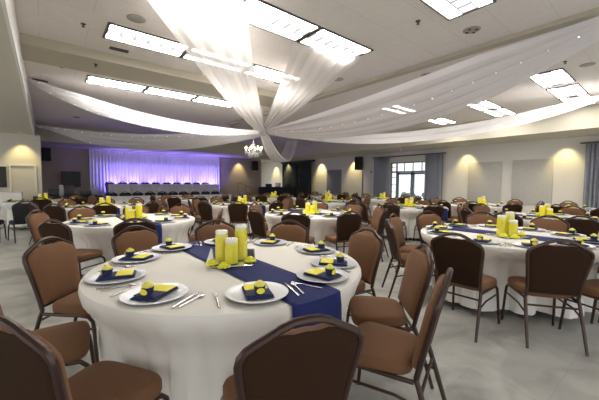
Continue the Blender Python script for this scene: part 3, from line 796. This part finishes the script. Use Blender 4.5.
# ------------------------------------------------------------------ ceiling drapes
K = Vector((5.39, 8.44, 2.96))
def drape(end, width, sag, label, m='sheer', folds=5, lights=True, tilt=0., fold_amp=.03, cup=.08):
    """width: function of t; tilt: rise of the fabric per metre across; sag: how far the middle hangs"""
    A = K; E = Vector(end); N = 44; C_ = 40
    run = Vector((E.x-A.x, E.y-A.y, 0)).normalized(); cr = Vector((-run.y, run.x, 0))
    rr = random.Random(int(end[0]*10+end[1]*7)); ph = [rr.uniform(0, 6.28) for _ in range(3)]
    rows = []
    for i in range(N+1):
        t = i/N
        c = A.lerp(E, t); c.z -= 4*sag*t*(1-t)
        w = width(t); row = []
        for k in range(C_+1):
            s = k/C_-.5; fa = fold_amp*(.35+.65*min(1, t*3))*min(1, (1-t)*8+.35)
            off = fa*(sin(2*pi*folds*s+ph[0]+1.0*sin(3*t+ph[1]))+.45*sin(2*pi*folds*2.1*s+ph[2]))
            p = c+cr*(s*w); p.z += off-cup*w*(1-(2*s)**2)*4*t*(1-t)+tilt*s*w*min(1, (1-t)*5)
            p.z = min(p.z, ZC-.015)
            row.append(p)
        rows.append(row)
    o = MB().grid(rows).build('ceiling_drape', M[m], recalc=False)
    tag(o, label, 'ceiling drape', 'white sheer drapes from the centre knot')
    if lights:
        mb = MB()
        for kk in ((2, C_-2) if tilt > 0 else (C_//2-6,)):
            for i in range(4, N-1, 2):
                p = rows[i][kk]; mb.ball((p.x, p.y, p.z-.012), .0045, 5)
        f = mb.build('fairy_lights', M['fairy'], o, smooth=False); f['kind'] = 'stuff'; f['label'] = 'tiny warm fairy lights threaded along the drape'
    return o
def q3(w0, wm, w1): return lambda t: w0*(1-t)**2+2*wm*t*(1-t)+w1*t*t
drape((.80, 3.0, 3.77), q3(.22, .72, 1.35), .22, 'broad white drape rising to the top left of the photo', m='opaque', folds=4, lights=False, fold_amp=.02)
drape((4.08, 4.15, 3.77), q3(.25, .75, 1.4), .06, 'short white drape rising to the lit ceiling panels', m='opaque', folds=6, lights=False, fold_amp=.02)
drape((6.55, .75, 3.74), q3(.30, 2.7, .9), .46, 'wide sheer drape running to the partition beam at upper right', m='sheer2', folds=5, tilt=-.24, fold_amp=.02)
drape((11.2, .95, 3.72), q3(.3, 1.15, 1.0), .62, 'long white drape sweeping to the right edge of the photo', m='lit', folds=3, tilt=-.16, lights=False)
drape((10.8, 13.9, 3.72), q3(.25, .85, .6), 1.0, 'hanging loop of white drape going away behind the knot', m='lit', folds=4, lights=False)
drape((-.2, 9.9, 3.72), q3(.25, 1.05, .9), .35, 'white drape curving to the left ceiling edge', m='lit', folds=3, tilt=.22)
drape((-.2, 17.3, 3.7), q3(.35, 1.7, .9), .50, 'far white drape with fairy lights before the stage', m='sheer', folds=4, tilt=.40)
# the gathered knot
mb = MB()
mb.lathe([(.02, .12), (.10, .09), (.15, .03), (.14, -.04), (.09, -.09), (.03, -.12)], 20)
kn = mb.build('drape_knot', M['sheer']); kn.location = K
tag(kn, 'gathered white fabric knot where all ceiling drapes meet', 'fabric knot')
mb = MB().tube([(0, 0, .1), (0, 0, ZC-K.z-.01)], .01, 6).build('hanging_cord', M['trimw'], kn)

# chandelier
cx_, cy_ = 5.83, 9.75
t = empty('chandelier', (cx_, cy_, 2.36)); t.scale = (1.12, 1.12, 1.12)
MB().lathe([(0, 0), (.03, .02), (.05, .06), (.02, .10), (.018, .22), (.045, .27), (.02, .32), (.012, .45), (0, .46)], 16).build('stem', M['cryst'], t)
MB().tube([(0, 0, .45), (0, 0, (ZC-2.38)/1.12)], .006, 6).build('chain', M['silver'], t)
MB().lathe([(.05, (ZC-2.385)/1.12), (.05, (ZC-2.375)/1.12), (0, (ZC-2.37)/1.12)], 14).build('ceiling_rose', M['silver'], t)
for k in range(8):
    a_ = k*pi/4; c_, s_ = cos(a_), sin(a_)
    arm = MB().tube([(.02*c_, .02*s_, .10), (.10*c_, .10*s_, .05), (.20*c_, .20*s_, .06), (.26*c_, .26*s_, .14)], .007, 6).lathe([(.01, .14), (.03, .15), (.034, .16)], 10, (.26*c_, .26*s_, 0)).build('arm', M['cryst'], t)
    MB().lathe([(.008, .16), (.009, .20), (.014, .215), (.010, .245), (0, .26)], 8, (.26*c_, .26*s_, 0)).build('candle_bulb', M['bulb'], arm)
    mb = MB()
    for j in range(4): mb.ball((.27*c_, .27*s_, .115-.035*j), .012-.001*j, 6, (1, 1, 1.4))
    for j in range(4): mb.ball((.15*c_, .15*s_, .035-.035*j), .011, 6, (1, 1, 1.4))
    for j in range(3): mb.ball(((.05+.05*j)*c_, (.05+.05*j)*s_, .33-.07*j), .012, 6, (1, 1, 1.4))
    mb.build('crystal_drops', M['cryst'], arm)['kind'] = 'stuff'
tag(t, 'small white crystal chandelier with lit bulbs beside the knot', 'chandelier')

# ------------------------------------------------------------------ lights
def spot(x, y, z, tx, ty, tz, e, size, col, blend=.6, rad=.03):
    l = bpy.data.lights.new('spot', 'SPOT'); l.energy = e; l.spot_size = R(size); l.spot_blend = blend; l.color = col; l.shadow_soft_size = rad
    o = bpy.data.objects.new('spot', l); COL.objects.link(o); o.location = (x, y, z)
    o.rotation_euler = Vector((tx-x, ty-y, tz-z)).to_track_quat('-Z', 'Y').to_euler(); return o
DL = MB().lathe([(.075, 0), (.08, -.006), (.055, -.01), (.05, -.004), (0, -.003)], 18).build('downlight', M['trimw'])
warm = (1, .82, .36)
for (x, y, zt, tgt, e, w) in ((14.55, 2.72, ZS, (14.98, 2.72, 1.7), 30, 'nearest the far right curtain'), (14.55, 6.2, ZS, (14.98, 6.2, 1.7), 30, 'right of the glass doors'),
        (14.55, 12.9, ZS, (14.98, 12.9, 1.7), 40, 'left of the hanging loudspeaker'), (14.55, 15.9, ZS, (14.98, 15.9, 1.7), 55, 'beside the charcoal curtains'), (14.4, 19.3, ZS, (14.68, 19.3, 1.7), 60, 'over the charcoal curtains'), (14.55, 21.4, ZS, (14.98, 21.4, 1.5), 45, 'in the far corner'),
        (10.72, 19.6, ZS, (10.72, 19.98, 1.7), 35, 'right of the stage backdrop'), (-.65, 15.75, ZS+.08, (-.65, 16.18, 1.5), 30, 'over the cream left wall')):
    inst(DL, (x, y, zt), 0, 'small recessed downlight ' + w, 'downlight', 'recessed downlights')
    spot(x, y, zt-.03, *tgt, e*1.9, 74, warm, .8)
# purple uplighters at the foot of the backdrop
for x in (2.9, 3.9, 4.9, 5.9, 6.9, 7.9, 8.7):
    spot(x, 19.46, .50, x, 19.84, 2.3, 130, 125, (.24, .17, 1), 1.0, .1)
    spot(x, 19.40, .50, x, 19.84, 3.0, 170, 66, (.30, .22, 1), 1.0, .1)  # extra row added to brighten the top of the curtain
# warm-white bounce of the many far fixtures comes from the panels themselves; world light through the left-out walls is added fill
w = bpy.data.worlds.new('world'); S.world = w; w.use_nodes = True
bg = w.node_tree.nodes['Background']; bg.inputs[0].default_value = (.93, .96, 1, 1); bg.inputs[1].default_value = 1.0

S.view_settings.view_transform = 'Standard'; S.view_settings.look = 'None'; S.view_settings.gamma = 1
S.view_settings.use_curve_mapping = False
S.view_settings.exposure = 0.80
S.cycles.use_denoising = True
S.cycles.max_bounces = 8; S.cycles.diffuse_bounces = 5; S.cycles.transparent_max_bounces = 12
S.cycles.caustics_reflective = False; S.cycles.caustics_refractive = False; S.cycles.sample_clamp_indirect = 6
# prototypes that were never placed are removed
for o in list(bpy.data.objects):
    if o.parent is None and 'category' not in o and 'kind' not in o and o.type in ('MESH', 'EMPTY'):
        for c in list(o.children_recursive): bpy.data.objects.remove(c)
        bpy.data.objects.remove(o)
